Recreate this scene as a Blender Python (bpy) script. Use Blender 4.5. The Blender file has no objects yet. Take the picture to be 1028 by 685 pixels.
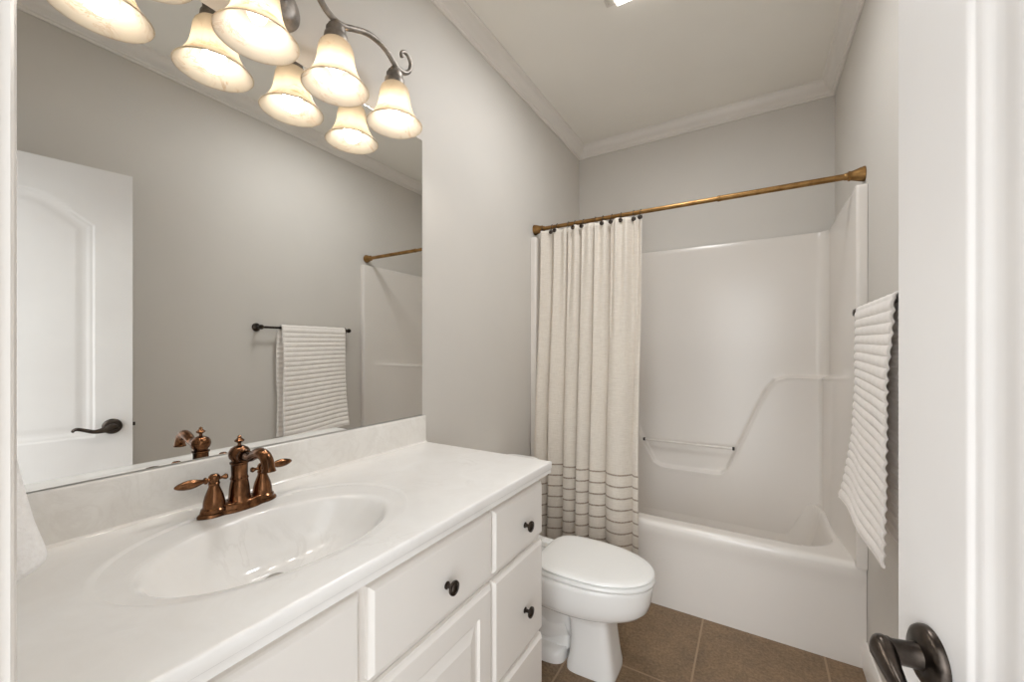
import bpy, bmesh, math, random
from mathutils import Vector, Matrix
random.seed(7)
C = bpy.context.scene.collection
sc = bpy.context.scene
PI = math.pi

# ------------------------------------------------------------------ camera, world, light, exposure
W, YB, ZC, YF = 1.524, 2.878, 2.792, 0.048      # room width, depth of the far wall, ceiling, inner face of the doorway wall
cam_d = bpy.data.cameras.new('camera')
cam = bpy.data.objects.new('camera', cam_d); C.objects.link(cam)
cam.location = (1.1368, 0.0, 1.2886)
cam.rotation_euler = (PI/2, 0, 0.541)
cam_d.sensor_width = 36.0
cam_d.lens = 405.22*36.0/1028.0
cam_d.shift_y = 8.09/1028.0
cam_d.clip_start = 0.01
sc.camera = cam

world = bpy.data.worlds.new('hall_fill_light'); sc.world = world
world.use_nodes = True
WORLD_STRENGTH = 1.85        # soft light of the hall all round
HALL_FILL = 4.3           # invented bright patch of world light behind the doorway, added as fill
wn = world.node_tree.nodes; wl = world.node_tree.links
bgn = wn['Background']
wtc = wn.new('ShaderNodeTexCoord'); wdot = wn.new('ShaderNodeVectorMath'); wdot.operation = 'DOT_PRODUCT'
wdot.inputs[1].default_value = (0.05, -0.93, 0.36)
wl.new(wtc.outputs['Generated'], wdot.inputs[0])
def wmath(op, a, b):
    m = wn.new('ShaderNodeMath'); m.operation = op
    for k, v in enumerate((a, b)):
        if hasattr(v, 'links'): wl.new(v, m.inputs[k])
        else: m.inputs[k].default_value = v
    return m.outputs[0]
wv = wmath('MAXIMUM', wdot.outputs['Value'], 0.0)
wl.new(wmath('ADD', wmath('MULTIPLY', wmath('POWER', wv, 10.0), HALL_FILL), WORLD_STRENGTH), bgn.inputs[1])
bgn.inputs[0].default_value = (0.95, 0.98, 1.0, 1)

VANITY_BULB_W = 2.0
CEILING_LAMP_W = 9.0
CEILING_SPREAD = 178
sc.view_settings.view_transform = 'Standard'
sc.view_settings.look = 'None'
sc.view_settings.gamma = 1.0
sc.view_settings.use_curve_mapping = False
sc.view_settings.exposure = 0.28
sc.cycles.max_bounces = 14
sc.cycles.diffuse_bounces = 8
sc.cycles.glossy_bounces = 6
sc.cycles.transmission_bounces = 8
sc.cycles.use_denoising = True
sc.cycles.sample_clamp_indirect = 6.0
sc.cycles.caustics_reflective = False

# ------------------------------------------------------------------ materials
def lin(r, g, b):
    f = lambda c: (c/12.92 if c <= 0.04045 else ((c+0.055)/1.055)**2.4)
    return (f(r/255), f(g/255), f(b/255), 1)

class NT:
    def __init__(s, name):
        s.m = bpy.data.materials.new(name); s.m.use_nodes = True
        s.t = s.m.node_tree; s.b = s.t.nodes['Principled BSDF']; s.out = s.t.nodes['Material Output']
    def n(s, ty, **kw):
        x = s.t.nodes.new(ty)
        for k, v in kw.items():
            if k.startswith('i_'):
                key = k[2:]
                key = int(key) if key.isdigit() else key.replace('_', ' ')
                x.inputs[key].default_value = v
            else: setattr(x, k, v)
        return x
    def l(s, a, b): s.t.links.new(a, b)
    def coord(s, scale=None, loc=None):
        c = s.n('ShaderNodeTexCoord').outputs['Object']
        if scale is None and loc is None: return c
        m = s.n('ShaderNodeMapping')
        if scale: m.inputs['Scale'].default_value = scale
        if loc: m.inputs['Location'].default_value = loc
        s.l(c, m.inputs['Vector']); return m.outputs['Vector']
    def ramp(s, fac, stops):
        r = s.n('ShaderNodeValToRGB'); e = r.color_ramp.elements
        while len(e) < len(stops): e.new(0.5)
        for el, (p, c) in zip(e, stops): el.position = p; el.color = c
        s.l(fac, r.inputs[0]); return r.outputs[0]
    def mix(s, fac, a, b):
        m = s.n('ShaderNodeMix', data_type='RGBA')
        for inp, v in ((m.inputs[0], fac), (m.inputs[6], a), (m.inputs[7], b)):
            if hasattr(v, 'links'): s.l(v, inp)
            else: inp.default_value = v
        return m.outputs[2]
    def math(s, op, a, b=None, c=None):
        m = s.n('ShaderNodeMath', operation=op)
        for i, v in enumerate((a, b, c)):
            if v is None: continue
            if hasattr(v, 'links'): s.l(v, m.inputs[i])
            else: m.inputs[i].default_value = v
        return m.outputs[0]
    def noise(s, vec, scale, detail=3.0, rough=0.5, dist=0.0):
        x = s.n('ShaderNodeTexNoise'); x.inputs['Scale'].default_value = scale
        x.inputs['Detail'].default_value = detail; x.inputs['Roughness'].default_value = rough
        x.inputs['Distortion'].default_value = dist
        s.l(vec, x.inputs['Vector']); return x.outputs[0]
    def bump(s, h, strength=0.2, dist=0.002):
        b = s.n('ShaderNodeBump'); b.inputs['Strength'].default_value = strength; b.inputs['Distance'].default_value = dist
        s.l(h, b.inputs['Height']); s.l(b.outputs[0], s.b.inputs['Normal'])
    def set(s, **kw):
        for k, v in kw.items():
            i = s.b.inputs[k.replace('_', ' ')]
            if hasattr(v, 'links'): s.l(v, i)
            else: i.default_value = v

def paint(name, col, rough=0.6, amp=0.03, nscale=3.0, bscale=160.0, bstr=0.06):
    t = NT(name); v = t.coord()
    n = t.noise(v, nscale, 4)
    c2 = tuple(c*(1-amp) for c in col[:3])+(1,)
    t.set(Base_Color=t.ramp(n, [(0.3, c2), (0.7, col)]), Roughness=rough)
    t.bump(t.noise(v, bscale, 2), bstr, 0.001)
    return t.m

M = {}
M['wall'] = paint('greige_wall_paint', lin(212, 208, 202), 0.62)
M['ceiling'] = paint('ceiling_paint', lin(242, 239, 232), 0.8, bscale=90, bstr=0.12)
M['trim'] = paint('white_trim_paint', lin(236, 232, 227), 0.32, 0.015)
M['cabinet'] = paint('white_cabinet_paint', lin(236, 232, 227), 0.35, 0.015)
M['porcelain'] = paint('white_porcelain', lin(238, 237, 235), 0.08, 0.01, bstr=0.0)
M['seat'] = paint('white_toilet_seat_plastic', lin(240, 240, 238), 0.16, 0.01, bstr=0.0)
M['fiberglass'] = paint('white_glossy_fiberglass', lin(228, 223, 217), 0.24, 0.015, bscale=14, bstr=0.02)
M['plastic'] = paint('white_plastic', lin(225, 220, 212), 0.35, 0.02)
M['seal'] = paint('dark_gap', lin(60, 56, 52), 0.7)

t = NT('white_door_paint'); v = t.coord((90, 90, 2.2))
t.set(Base_Color=t.ramp(t.noise(t.coord(), 4, 3), [(0.3, lin(221, 217, 214)), (0.7, lin(226, 223, 220))]), Roughness=0.38)
t.bump(t.noise(v, 1.6, 4, 0.6), 0.12, 0.0012); M['door'] = t.m

t = NT('cultured_marble'); v = t.coord()
n1 = t.noise(v, 4.5, 6, 0.6, 1.6)
ve = t.math('ABSOLUTE', t.math('SUBTRACT', n1, 0.5))
vein = t.ramp(ve, [(0.0, (1, 1, 1, 1)), (0.022, (0, 0, 0, 1))])
patch = t.ramp(t.noise(v, 3.0, 3), [(0.52, (0, 0, 0, 1)), (0.72, (1, 1, 1, 1))])
base = t.ramp(t.noise(v, 9, 6, 0.65, 0.8), [(0.3, lin(240, 238, 235)), (0.75, lin(247, 246, 244))])
t.set(Base_Color=t.mix(t.math('MULTIPLY', t.math('MULTIPLY', vein, patch), 0.3), base, lin(190, 184, 177)), Roughness=0.1)
M['marble'] = t.m
t = NT('veined_backsplash_marble'); v = t.coord()
n1 = t.noise(v, 9, 7, 0.65, 1.4)
ve = t.math('ABSOLUTE', t.math('SUBTRACT', n1, 0.5))
vein = t.ramp(ve, [(0.0, (1, 1, 1, 1)), (0.05, (0, 0, 0, 1))])
base = t.ramp(t.noise(v, 12, 6, 0.65, 0.8), [(0.3, lin(232, 229, 224)), (0.75, lin(242, 240, 236))])
t.set(Base_Color=t.mix(t.math('MULTIPLY', vein, 0.16), base, lin(208, 202, 195)), Roughness=0.12)
M['splash'] = t.m

t = NT('brown_slate_tile'); v = t.coord()
br = t.n('ShaderNodeTexBrick', offset=0.0, squash=1.0)
br.inputs['Scale'].default_value = 1.0; br.inputs['Brick Width'].default_value = 0.461; br.inputs['Row Height'].default_value = 0.490
br.inputs['Mortar Size'].default_value = 0.0042; br.inputs['Mortar Smooth'].default_value = 0.2
br.inputs['Color1'].default_value = (0, 0, 0, 1); br.inputs['Color2'].default_value = (1, 1, 1, 1); br.inputs['Bias'].default_value = 0.0
mp = t.n('ShaderNodeMapping'); mp.inputs['Location'].default_value = (-0.927+0.461*3, -1.642+0.490*5, 0)
t.l(v, mp.inputs['Vector']); t.l(mp.outputs[0], br.inputs['Vector'])
m1 = t.ramp(t.noise(v, 9, 9, 0.74, 0.3), [(0.3, lin(76, 58, 40)), (0.5, lin(112, 90, 65)), (0.72, lin(148, 121, 90))])
m2 = t.ramp(t.noise(v, 85, 6, 0.75), [(0.34, lin(74, 56, 40)), (0.66, lin(176, 150, 120))])
colr = t.mix(0.42, m1, m2)
colr = t.mix(t.math('MULTIPLY', br.outputs['Color'], 0.2), colr, lin(140, 112, 84))
t.set(Base_Color=t.mix(br.outputs['Fac'], colr, lin(158, 134, 108)), Roughness=0.48)
t.bump(t.math('SUBTRACT', t.noise(v, 40, 6, 0.7), t.math('MULTIPLY', br.outputs['Fac'], 1.5)), 0.35, 0.002)
M['tile'] = t.m

def metal(name, c1, c2, rough, nscale=30, lo=0.35, hi=0.65, stretch=None):
    t = NT(name); v = t.coord(stretch)
    t.set(Base_Color=t.ramp(t.noise(v, nscale, 5, 0.6), [(lo, c1), (hi, c2)]), Roughness=rough, Metallic=1.0)
    return t.m
M['bronze'] = metal('oil_rubbed_bronze_copper', lin(46, 32, 23), lin(140, 98, 68), 0.22, 38, 0.36, 0.62, (1, 1, 0.35))
M['rod'] = metal('antique_brass', lin(128, 96, 56), lin(164, 128, 82), 0.42, 20)
M['dark'] = metal('dark_bronze', lin(52, 47, 43), lin(84, 76, 70), 0.3, 40)
M['iron'] = metal('pewter_bronze_fixture', lin(128, 122, 116), lin(168, 161, 154), 0.5, 25)
M['chrome'] = metal('brushed_drain_metal', lin(150, 148, 144), lin(176, 173, 168), 0.3, 30)

t = NT('mirror_silver'); v = t.coord()
t.set(Base_Color=t.ramp(t.noise(v, 2, 2), [(0.3, (0.86, 0.865, 0.85, 1)), (0.7, (0.87, 0.875, 0.86, 1))]), Metallic=1.0, Roughness=0.0)
M['mirror'] = t.m
t = NT('mirror_edge'); t.set(Base_Color=t.ramp(t.noise(t.coord(), 8, 2), [(0.3, lin(120, 124, 118)), (0.7, lin(150, 154, 148))]), Metallic=1.0, Roughness=0.25)
M['mirror_edge'] = t.m

def cloth(name, c1, c2, wscale=900, bstr=0.4, bscale=500):
    t = NT(name); v = t.coord()
    t.set(Base_Color=t.ramp(t.noise(v, wscale*0.15, 5, 0.7), [(0.3, c1), (0.7, c2)]), Roughness=0.95, Sheen_Weight=0.25)
    t.bump(t.noise(v, bscale, 3, 0.6), bstr, 0.002)
    return t.m
M['towel'] = cloth('white_terry', lin(236, 230, 224), lin(246, 242, 238))
M['hand_towel'] = cloth('white_hand_towel_terry', lin(240, 238, 236), lin(250, 249, 248), bscale=300, bstr=0.7)

t = NT('striped_linen'); v = t.coord()
sx = t.n('ShaderNodeSeparateXYZ'); t.l(v, sx.inputs[0]); z = sx.outputs['Z']
uvn = t.n('ShaderNodeUVMap')
su = t.n('ShaderNodeSeparateXYZ'); t.l(uvn.outputs[0], su.inputs[0])
# seven woven brown stripes 6 cm apart near the hem, rough edged like slubby yarn
zz = t.math('MULTIPLY', su.outputs['Y'], 1.8)                      # metres above the hem
wob = t.math('MULTIPLY', t.math('SUBTRACT', t.noise(t.coord((60, 60, 8)), 3, 4), 0.5), 0.004)
q = t.math('DIVIDE', t.math('SUBTRACT', t.math('ADD', zz, wob), 0.290-0.16), 0.0592)
d = t.math('ABSOLUTE', t.math('SUBTRACT', q, t.math('ROUND', q)))
band = t.math('LESS_THAN', d, 0.07)
ok = t.math('MULTIPLY', t.math('LESS_THAN', q, 6.5), t.math('GREATER_THAN', q, -0.5))
streak = t.ramp(t.noise(t.coord((140, 140, 20)), 2, 3), [(0.3, (0.55,)*3+(1,)), (0.7, (1, 1, 1, 1))])
fac = t.math('MULTIPLY', t.math('MULTIPLY', band, ok), streak)
weave = t.noise(t.coord((25, 25, 380)), 1.0, 4, 0.7)
weave2 = t.noise(t.coord((380, 380, 25)), 1.0, 4, 0.7)
base = t.ramp(t.math('ADD', t.math('MULTIPLY', weave, 0.6), t.math('MULTIPLY', weave2, 0.4)), [(0.32, lin(212, 203, 190)), (0.68, lin(238, 231, 221))])
t.set(Base_Color=t.mix(fac, base, lin(136, 115, 95)), Roughness=0.95, Sheen_Weight=0.15)
t.bump(weave, 0.25, 0.001)
tr = t.n('ShaderNodeBsdfTranslucent'); t.l(base, tr.inputs[0])
ms = t.n('ShaderNodeMixShader'); ms.inputs[0].default_value = 0.12
t.l(t.b.outputs[0], ms.inputs[1]); t.l(tr.outputs[0], ms.inputs[2]); t.l(ms.outputs[0], t.out.inputs[0])
M['curtain'] = t.m

t = NT('alabaster_glass'); v = t.coord()
n1 = t.noise(v, 13, 5, 0.62, 1.2)
ve = t.math('ABSOLUTE', t.math('SUBTRACT', n1, 0.5))
vein = t.ramp(ve, [(0.0, (1, 1, 1, 1)), (0.035, (0, 0, 0, 1))])
patch = t.ramp(t.noise(v, 14, 3), [(0.5, (0, 0, 0, 1)), (0.66, (1, 1, 1, 1))])
colr = t.mix(t.math('MULTIPLY', t.math('MULTIPLY', vein, patch), 0.8), (0.64, 0.57, 0.47, 1), (0.42, 0.25, 0.12, 1))
tr = t.n('ShaderNodeBsdfTranslucent'); t.l(colr, tr.inputs[0])
t.set(Base_Color=t.mix(0.5, colr, (0.36, 0.34, 0.30, 1)), Roughness=0.25)
ms = t.n('ShaderNodeMixShader'); ms.inputs[0].default_value = 0.74
t.l(t.b.outputs[0], ms.inputs[1]); t.l(tr.outputs[0], ms.inputs[2]); t.l(ms.outputs[0], t.out.inputs[0])
M['shade'] = t.m

def emit(name, col, strength):
    t = NT(name)
    t.set(Base_Color=t.ramp(t.noise(t.coord(), 30, 2), [(0.2, col), (0.8, col)]), Emission_Color=col, Emission_Strength=strength)
    return t.m
M['bulb'] = emit('lit_frosted_bulb', (1.0, 0.94, 0.86, 1), 2.0)
M['lens'] = emit('lit_ceiling_lens', (1.0, 0.97, 0.93, 1), 3.0)

# ------------------------------------------------------------------ mesh helpers
def obj(name, bm, mat, parent=None, smooth=True, angle=40):
    me = bpy.data.meshes.new(name)
    bmesh.ops.recalc_face_normals(bm, faces=bm.faces[:])
    bm.to_mesh(me); bm.free()
    if smooth:
        for p in me.polygons: p.use_smooth = True
        try: me.set_sharp_from_angle(angle=math.radians(angle))
        except Exception: pass
    me.materials.append(M[mat])
    o = bpy.data.objects.new(name, me); C.objects.link(o)
    if parent is not None: o.parent = parent
    return o
def tag(o, label=None, cat=None, group=None, kind=None):
    if label: o['label'] = label
    if cat: o['category'] = cat
    if group: o['group'] = group
    if kind: o['kind'] = kind
    return o
def thing(name, label, cat, loc=(0, 0, 0), rz=0, group=None):
    o = bpy.data.objects.new(name, None); C.objects.link(o)
    o.location = loc; o.rotation_euler = (0, 0, rz); o.empty_display_size = 0.05
    return tag(o, label, cat, group)
def NB(): return bmesh.new()
def box(bm, a, b, bev=0.0, seg=2):
    a, b = Vector(a), Vector(b)
    r = bmesh.ops.create_cube(bm, size=1.0)
    vs = r['verts']
    bmesh.ops.scale(bm, vec=(b-a), verts=vs); bmesh.ops.translate(bm, vec=(a+b)/2, verts=vs)
    if bev:
        es = list({e for v in vs for e in v.link_edges})
        bmesh.ops.bevel(bm, geom=es, offset=bev, segments=seg, profile=0.5, affect='EDGES')
    return bm
def rings(bm, rs, close=True, cap0=False, cap1=False):
    """skin a list of equally long point rings"""
    vr = [[bm.verts.new(p) for p in r] for r in rs]
    n = len(rs[0])
    for a, b in zip(vr, vr[1:]):
        for i in range(n if close else n-1):
            j = (i+1) % n
            try: bm.faces.new((a[i], a[j], b[j], b[i]))
            except ValueError: pass
    if cap0: bm.faces.new(list(reversed(vr[0])))
    if cap1: bm.faces.new(vr[-1])
    return vr
def frame_of(d):
    d = d.normalized(); u = d.orthogonal().normalized(); return u, d.cross(u)
def lathe(bm, prof, org=(0, 0, 0), axis=(0, 0, 1), n=32, cap0=True, cap1=True):
    """prof = [(radius, along)]"""
    org, axis = Vector(org), Vector(axis).normalized(); u, w = frame_of(axis)
    rs = [[org+axis*h+(u*math.cos(2*PI*i/n)+w*math.sin(2*PI*i/n))*max(r, 1e-4) for i in range(n)] for r, h in prof]
    rings(bm, rs, True, cap0, cap1); return bm
def catmull(pts, per=8):
    P = [Vector(p) for p in pts]; P = [P[0]*2-P[1]]+P+[P[-1]*2-P[-2]]; out = []
    for k in range(1, len(P)-2):
        for i in range(per):
            t = i/per
            out.append(0.5*((2*P[k])+(P[k+1]-P[k-1])*t+(2*P[k-1]-5*P[k]+4*P[k+1]-P[k+2])*t*t+(3*P[k]-P[k-1]-3*P[k+1]+P[k+2])*t**3))
    out.append(P[-2]); return out
def tube(bm, path, rad, n=14, flat=1.0, up=None, cap=True):
    """sweep with radius (number, or list along the path); flat squashes the second axis"""
    P = [Vector(p) for p in path]; m = len(P)
    R = [rad]*m if not hasattr(rad, '__len__') else [rad[min(int(i/(m-1)*(len(rad)-1)), len(rad)-2)] +
         (rad[min(int(i/(m-1)*(len(rad)-1)), len(rad)-2)+1]-rad[min(int(i/(m-1)*(len(rad)-1)), len(rad)-2)])*(i/(m-1)*(len(rad)-1)-min(int(i/(m-1)*(len(rad)-1)), len(rad)-2)) for i in range(m)]
    u = None; rs = []
    for i in range(m):
        d = (P[min(i+1, m-1)]-P[max(i-1, 0)]).normalized()
        if u is None: u = (Vector(up) if up else d.orthogonal())
        u = (u-d*u.dot(d)).normalized(); w = d.cross(u)
        rs.append([P[i]+(u*math.cos(2*PI*k/n)+w*math.sin(2*PI*k/n)*flat)*R[i] for k in range(n)])
    rings(bm, rs, True, cap, cap); return bm
def extrude_profile(bm, prof, a, b, ax_u, ax_v):
    """sweep a closed 2-D profile straight from a to b; ends may be mitred with callables"""
    rs = []
    for f in (a, b):
        rs.append([Vector(f(p)) if callable(f) else Vector(f)+Vector(ax_u)*p[0]+Vector(ax_v)*p[1] for p in prof])
    rings(bm, rs, True, True, True); return bm
def front(bm, y0, y1, z0, z1, x, steps):
    """cabinet front: rectangle rings (inset, height) rising in +x from x"""
    rs = []
    for ins, h in steps:
        rs.append([(x+h, y0+ins, z0+ins), (x+h, y1-ins, z0+ins), (x+h, y1-ins, z1-ins), (x+h, y0+ins, z1-ins)])
    rings(bm, rs, True, True, True); return bm
def smooth(t): t = max(0, min(1, t)); return t*t*(3-2*t)
def struct(name, bm, mat, parent=None, **kw):
    o = obj(name, bm, mat, parent, **kw)
    if parent is None: o['kind'] = 'structure'
    return o

# ------------------------------------------------------------------ the room
bm = box(NB(), (-0.1, -0.06, -0.05), (W+0.1, YB+0.1, 0)); struct('floor', bm, 'tile', smooth=False)
bm = box(NB(), (-0.1, -0.06, ZC), (W+0.1, YB+0.1, ZC+0.08)); struct('ceiling', bm, 'ceiling', smooth=False)
bm = box(NB(), (-0.1, -0.06, 0), (0, YB+0.1, ZC)); struct('wall_left', bm, 'wall', smooth=False)
bm = box(NB(), (W, -0.06, 0), (W+0.1, YB+0.1, ZC)); struct('wall_right', bm, 'wall', smooth=False)
bm = box(NB(), (0, YB, 0), (W, YB+0.1, ZC)); struct('wall_back', bm, 'wall', smooth=False)
DL, DR, DT = 0.725, 1.430, 2.085                # door opening
bm = NB(); box(bm, (0, -0.06, 0), (DL, YF, ZC)); box(bm, (DR, -0.06, 0), (W, YF, ZC)); box(bm, (DL, -0.06, DT), (DR, YF, ZC))
struct('wall_front', bm, 'wall', smooth=False)

# crown moulding: profile (out from wall, down from ceiling)
CD, CP = 0.076, 0.067
crown = [(0, 0), (CP, 0), (CP, 0.006), (0.060, 0.008), (0.056, 0.014), (0.054, 0.024), (0.047, 0.036), (0.036, 0.045), (0.024, 0.050),
         (0.018, 0.056), (0.016, 0.063), (0.009, 0.066), (0.008, CD), (0, CD)]
def crown_run(name, fn):
    bm = NB()
    rings(bm, [[fn(0, p) for p in crown], [fn(1, p) for p in crown]], True, True, True)
    struct(name, bm, 'trim', angle=25)
e = 0.0005
crown_run('trim_1', lambda t, p: (e+p[0], (YF+p[0]) if t == 0 else (YB-p[0]), ZC-e-p[1]))
crown_run('trim_2', lambda t, p: (p[0] if t == 0 else W-p[0], YB-e-p[0], ZC-e-p[1]))
crown_run('trim_3', lambda t, p: (W-e-p[0], (YF+p[0]) if t == 0 else (YB-p[0]), ZC-e-p[1]))
crown_run('trim_4', lambda t, p: (p[0] if t == 0 else W-p[0], YF+e+p[0], ZC-e-p[1]))
# baseboards
bb = [(0, 0), (0.014, 0), (0.014, 0.085), (0.010, 0.097), (0.006, 0.108), (0, 0.112)]
bm = NB(); rings(bm, [[(W-e-p[0], 0.0485+0.02, p[1]+e) for p in bb], [(W-e-p[0], 2.122, p[1]+e) for p in bb]], True, True, True)
struct('baseboard_right', bm, 'trim', angle=25)
bm = NB(); rings(bm, [[(e+p[0], 1.21, p[1]+e) for p in bb], [(e+p[0], 2.122, p[1]+e) for p in bb]], True, True, True)
struct('baseboard_left', bm, 'trim', angle=25)
# door jamb and casings (the doorway the photograph is taken from)
jb = NB(); box(jb, (DL-0.0005, -0.06, 0), (DL+0.012, YF+0.001, DT), 0.002); box(jb, (DR-0.012, -0.06, 0), (DR+0.0005, YF+0.001, DT), 0.002); box(jb, (DL, -0.06, DT-0.012), (DR, YF+0.001, DT+0.0005), 0.002)
struct('trim_5', jb, 'trim')
cas = [(0, 0), (0, 0.0075), (0.003, 0.0095), (0.014, 0.010), (0.020, 0.0125), (0.030, 0.0145), (0.050, 0.0152), (0.056, 0.0135), (0.058, 0.010), (0.058, 0)]
bm = NB(); rings(bm, [[(DL+0.004-p[0], YF+e+p[1], 0.001) for p in cas], [(DL+0.004-p[0], YF+e+p[1], DT+p[0]) for p in cas]], True, True, True)
struct('trim_6', bm, 'trim', angle=25)
bm = NB(); rings(bm, [[(DR-0.004+p[0], YF+e+p[1], 0.001) for p in cas], [(DR-0.004+p[0], YF+e+p[1], DT+p[0]) for p in cas]], True, True, True)
struct('trim_7', bm, 'trim', angle=25)
bm = NB(); rings(bm, [[(DL+0.004-p[0], YF+e+p[1], DT+p[0]) for p in cas], [(DR-0.004+p[0], YF+e+p[1], DT+p[0]) for p in cas]], True, True, True)
struct('trim_8', bm, 'trim', angle=25)

# ------------------------------------------------------------------ the open panel door
# local frame: X runs from the hinge to the free edge, -Y... the room-side face looks along +N
hinge = Vector((1.412, 0.068, 0.012)); free = Vector((1.2915, 0.683, 0.012))
DWID = (free-hinge).length; DH = 2.058; DTH = 0.035
door = bpy.data.objects.new('door_1', None); C.objects.link(door)
door.location = hinge
door.rotation_euler = (0, 0, math.atan2(free.y-hinge.y, free.x-hinge.x))   # local +y then points away to the left wall
tag(door, 'white two-panel arched interior door standing open along the right wall', 'door', kind='structure')
pl, pr = 0.118, DWID-0.118
def panel_top(w):
    t = (w-pl)/(pr-pl); t = max(0, min(1, t)); return 1.812+0.113*(0.45*(0.5-0.5*math.cos(2*PI*t))+0.55*4*t*(1-t))
def sd(w, h):
    s = (panel_top(w+0.002)-panel_top(w-0.002))/0.004
    d1 = min(w-pl, pr-w, h-0.895, (panel_top(w)-h)/math.sqrt(1+s*s))
    d2 = min(w-pl, pr-w, h-0.23, 0.735-h)
    return max(d1, d2)
def door_depth(d):
    if d <= 0: return 0.0
    if d < 0.009: return -0.003*smooth(d/0.009)
    if d < 0.014: return -0.003
    if d < 0.030: return -0.003-0.0025*smooth((d-0.014)/0.016)
    if d < 0.035: return -0.0055
    if d < 0.062: return -0.0055+0.0035*smooth((d-0.035)/0.027)
    return -0.002
ws = sorted(set([i*DWID/40 for i in range(41)]+[pl+i*0.0025 for i in range(-2, 28)]+[pr-i*0.0025 for i in range(-2, 28)]))
hs = sorted(set([i*DH/60 for i in range(61)]+[0.895+i*0.003 for i in range(-2, 23)]+[0.735-i*0.003 for i in range(-2, 23)]+[0.23+i*0.003 for i in range(-2, 23)]+[1.75+i*0.004 for i in range(0, 48)]))
ws = [w for w in ws if 0 <= w <= DWID]
bm = NB()
gv = [[bm.verts.new((w, DTH/2*0+door_depth(sd(w, h)), h)) for w in ws] for h in hs]
for a, b in zip(gv, gv[1:]):
    for i in range(len(ws)-1): bm.faces.new((a[i], a[i+1], b[i+1], b[i]))
bk = [bm.verts.new(p) for p in ((0, -DTH, 0), (DWID, -DTH, 0), (DWID, -DTH, DH), (0, -DTH, DH))]
bm.faces.new(bk)
bm.faces.new([bk[0], bk[1]]+list(reversed(gv[0]))); bm.faces.new([bk[3], bk[2]]+list(reversed(gv[-1])))
bm.faces.new([bk[0], bk[3]]+[r[0] for r in reversed(gv)]); bm.faces.new([bk[1], bk[2]]+[r[-1] for r in reversed(gv)])
obj('door_slab', bm, 'door', door, angle=25)
# lever set: round rose, neck, wave lever
hw, hz = DWID-0.066, 0.936
bm = NB(); lathe(bm, [(0.033, 0.0002), (0.033, 0.004), (0.031, 0.008), (0.026, 0.011), (0.014, 0.0125), (0.013, 0.02), (0.0125, 0.034), (0.014, 0.037), (0.014, 0.04)], (hw, 0, hz), (0, 1, 0), 40)
rose = obj('door_handle', bm, 'dark', door)
bm = NB()
pth = catmull([(0.015, 0.041, -0.002), (-0.002, 0.044, 0.0), (-0.026, 0.046, -0.007), (-0.055, 0.048, -0.010), (-0.082, 0.048, -0.001), (-0.104, 0.047, 0.007), (-0.116, 0.044, 0.004), (-0.119, 0.040, -0.003)], 8)
tube(bm, [Vector((hw, 0, hz))+p for p in pth], [0.009, 0.0165, 0.0125, 0.0085, 0.0075, 0.007, 0.006, 0.005], 16, 0.75, up=(0, 0, 1))
lv = obj('lever', bm, 'dark', rose)
bm = box(NB(), (DWID-0.001, -0.024, hz-0.028), (DWID+0.0015, -0.011, hz+0.028), 0.0006); obj('latch_plate', bm, 'dark', door)
bm = box(NB(), (DWID, -0.0225, hz-0.008), (DWID+0.010, -0.0125, hz+0.008), 0.002); obj('latch_bolt', bm, 'dark', door)
for hzz in (0.25, 1.02, 1.8):
    bm = NB(); lathe(bm, [(0.004, -0.047), (0.0065, -0.045), (0.0065, 0.045), (0.004, 0.047)], (-0.004, 0.004, hzz), (0, 0, 1), 14); obj('hinge', bm, 'dark', door)

# ------------------------------------------------------------------ vanity cabinet
XC, YC0, YC1, ZK = 0.528, YF+0.002, 1.184, 0.884
van = thing('vanity_cabinet', 'white bathroom vanity cabinet with raised drawer fronts and dark round knobs', 'cabinet', (0.0, 0.6, 0))
def L(bm):    # vanity meshes are written in room coordinates, then moved under the Empty
    bmesh.ops.translate(bm, vec=(0, -0.6, 0), verts=bm.verts[:]); return bm
bm = NB()
# open-topped carcass so the sink bowl hangs inside it
box(bm, (0.002, YC0, 0.10), (XC-0.02, YC0+0.016, ZK)); box(bm, (0.002, YC1-0.016, 0.0), (XC-0.0205, YC1, ZK)); box(bm, (0.002, YC0+0.016, 0.10), (XC-0.02, YC1-0.016, 0.116))
box(bm, (0.002, YC0+0.016, 0.116), (0.012, YC1-0.016, ZK))
box(bm, (XC-0.08, YC0, 0.0), (XC-0.065, YC1-0.016, 0.10))
obj('carcass', L(bm), 'cabinet', van, smooth=False)
bm = NB()
for a, b in ((YC0, 0.075), (0.455, 0.505), (0.870, 0.905), (1.155, YC1)): box(bm, (XC-0.02, a, 0.10), (XC, b, ZK), 0.0012, 1)
for a, b in ((0.845, ZK), (0.66, 0.70), (0.10, 0.13)): box(bm, (XC-0.0195, YC0+0.002, a), (XC-0.0008, YC1-0.002, b), 0.0008, 1)
box(bm, (XC-0.0195, 0.89, 0.36), (XC-0.0008, YC1-0.002, 0.40), 0.0008, 1)
obj('face_frame', L(bm), 'cabinet', van, smooth=False)
FX = XC+0.0006
DRW = [(0, 0), (0, 0.009), (0.002, 0.0125), (0.0075, 0.0178), (0.009, 0.0185)]
DOR = [(0, 0), (0, 0.009), (0.003, 0.011), (0.009, 0.0175), (0.011, 0.0185), (0.058, 0.0185), (0.062, 0.0125), (0.069, 0.0115), (0.096, 0.0185)]
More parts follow.
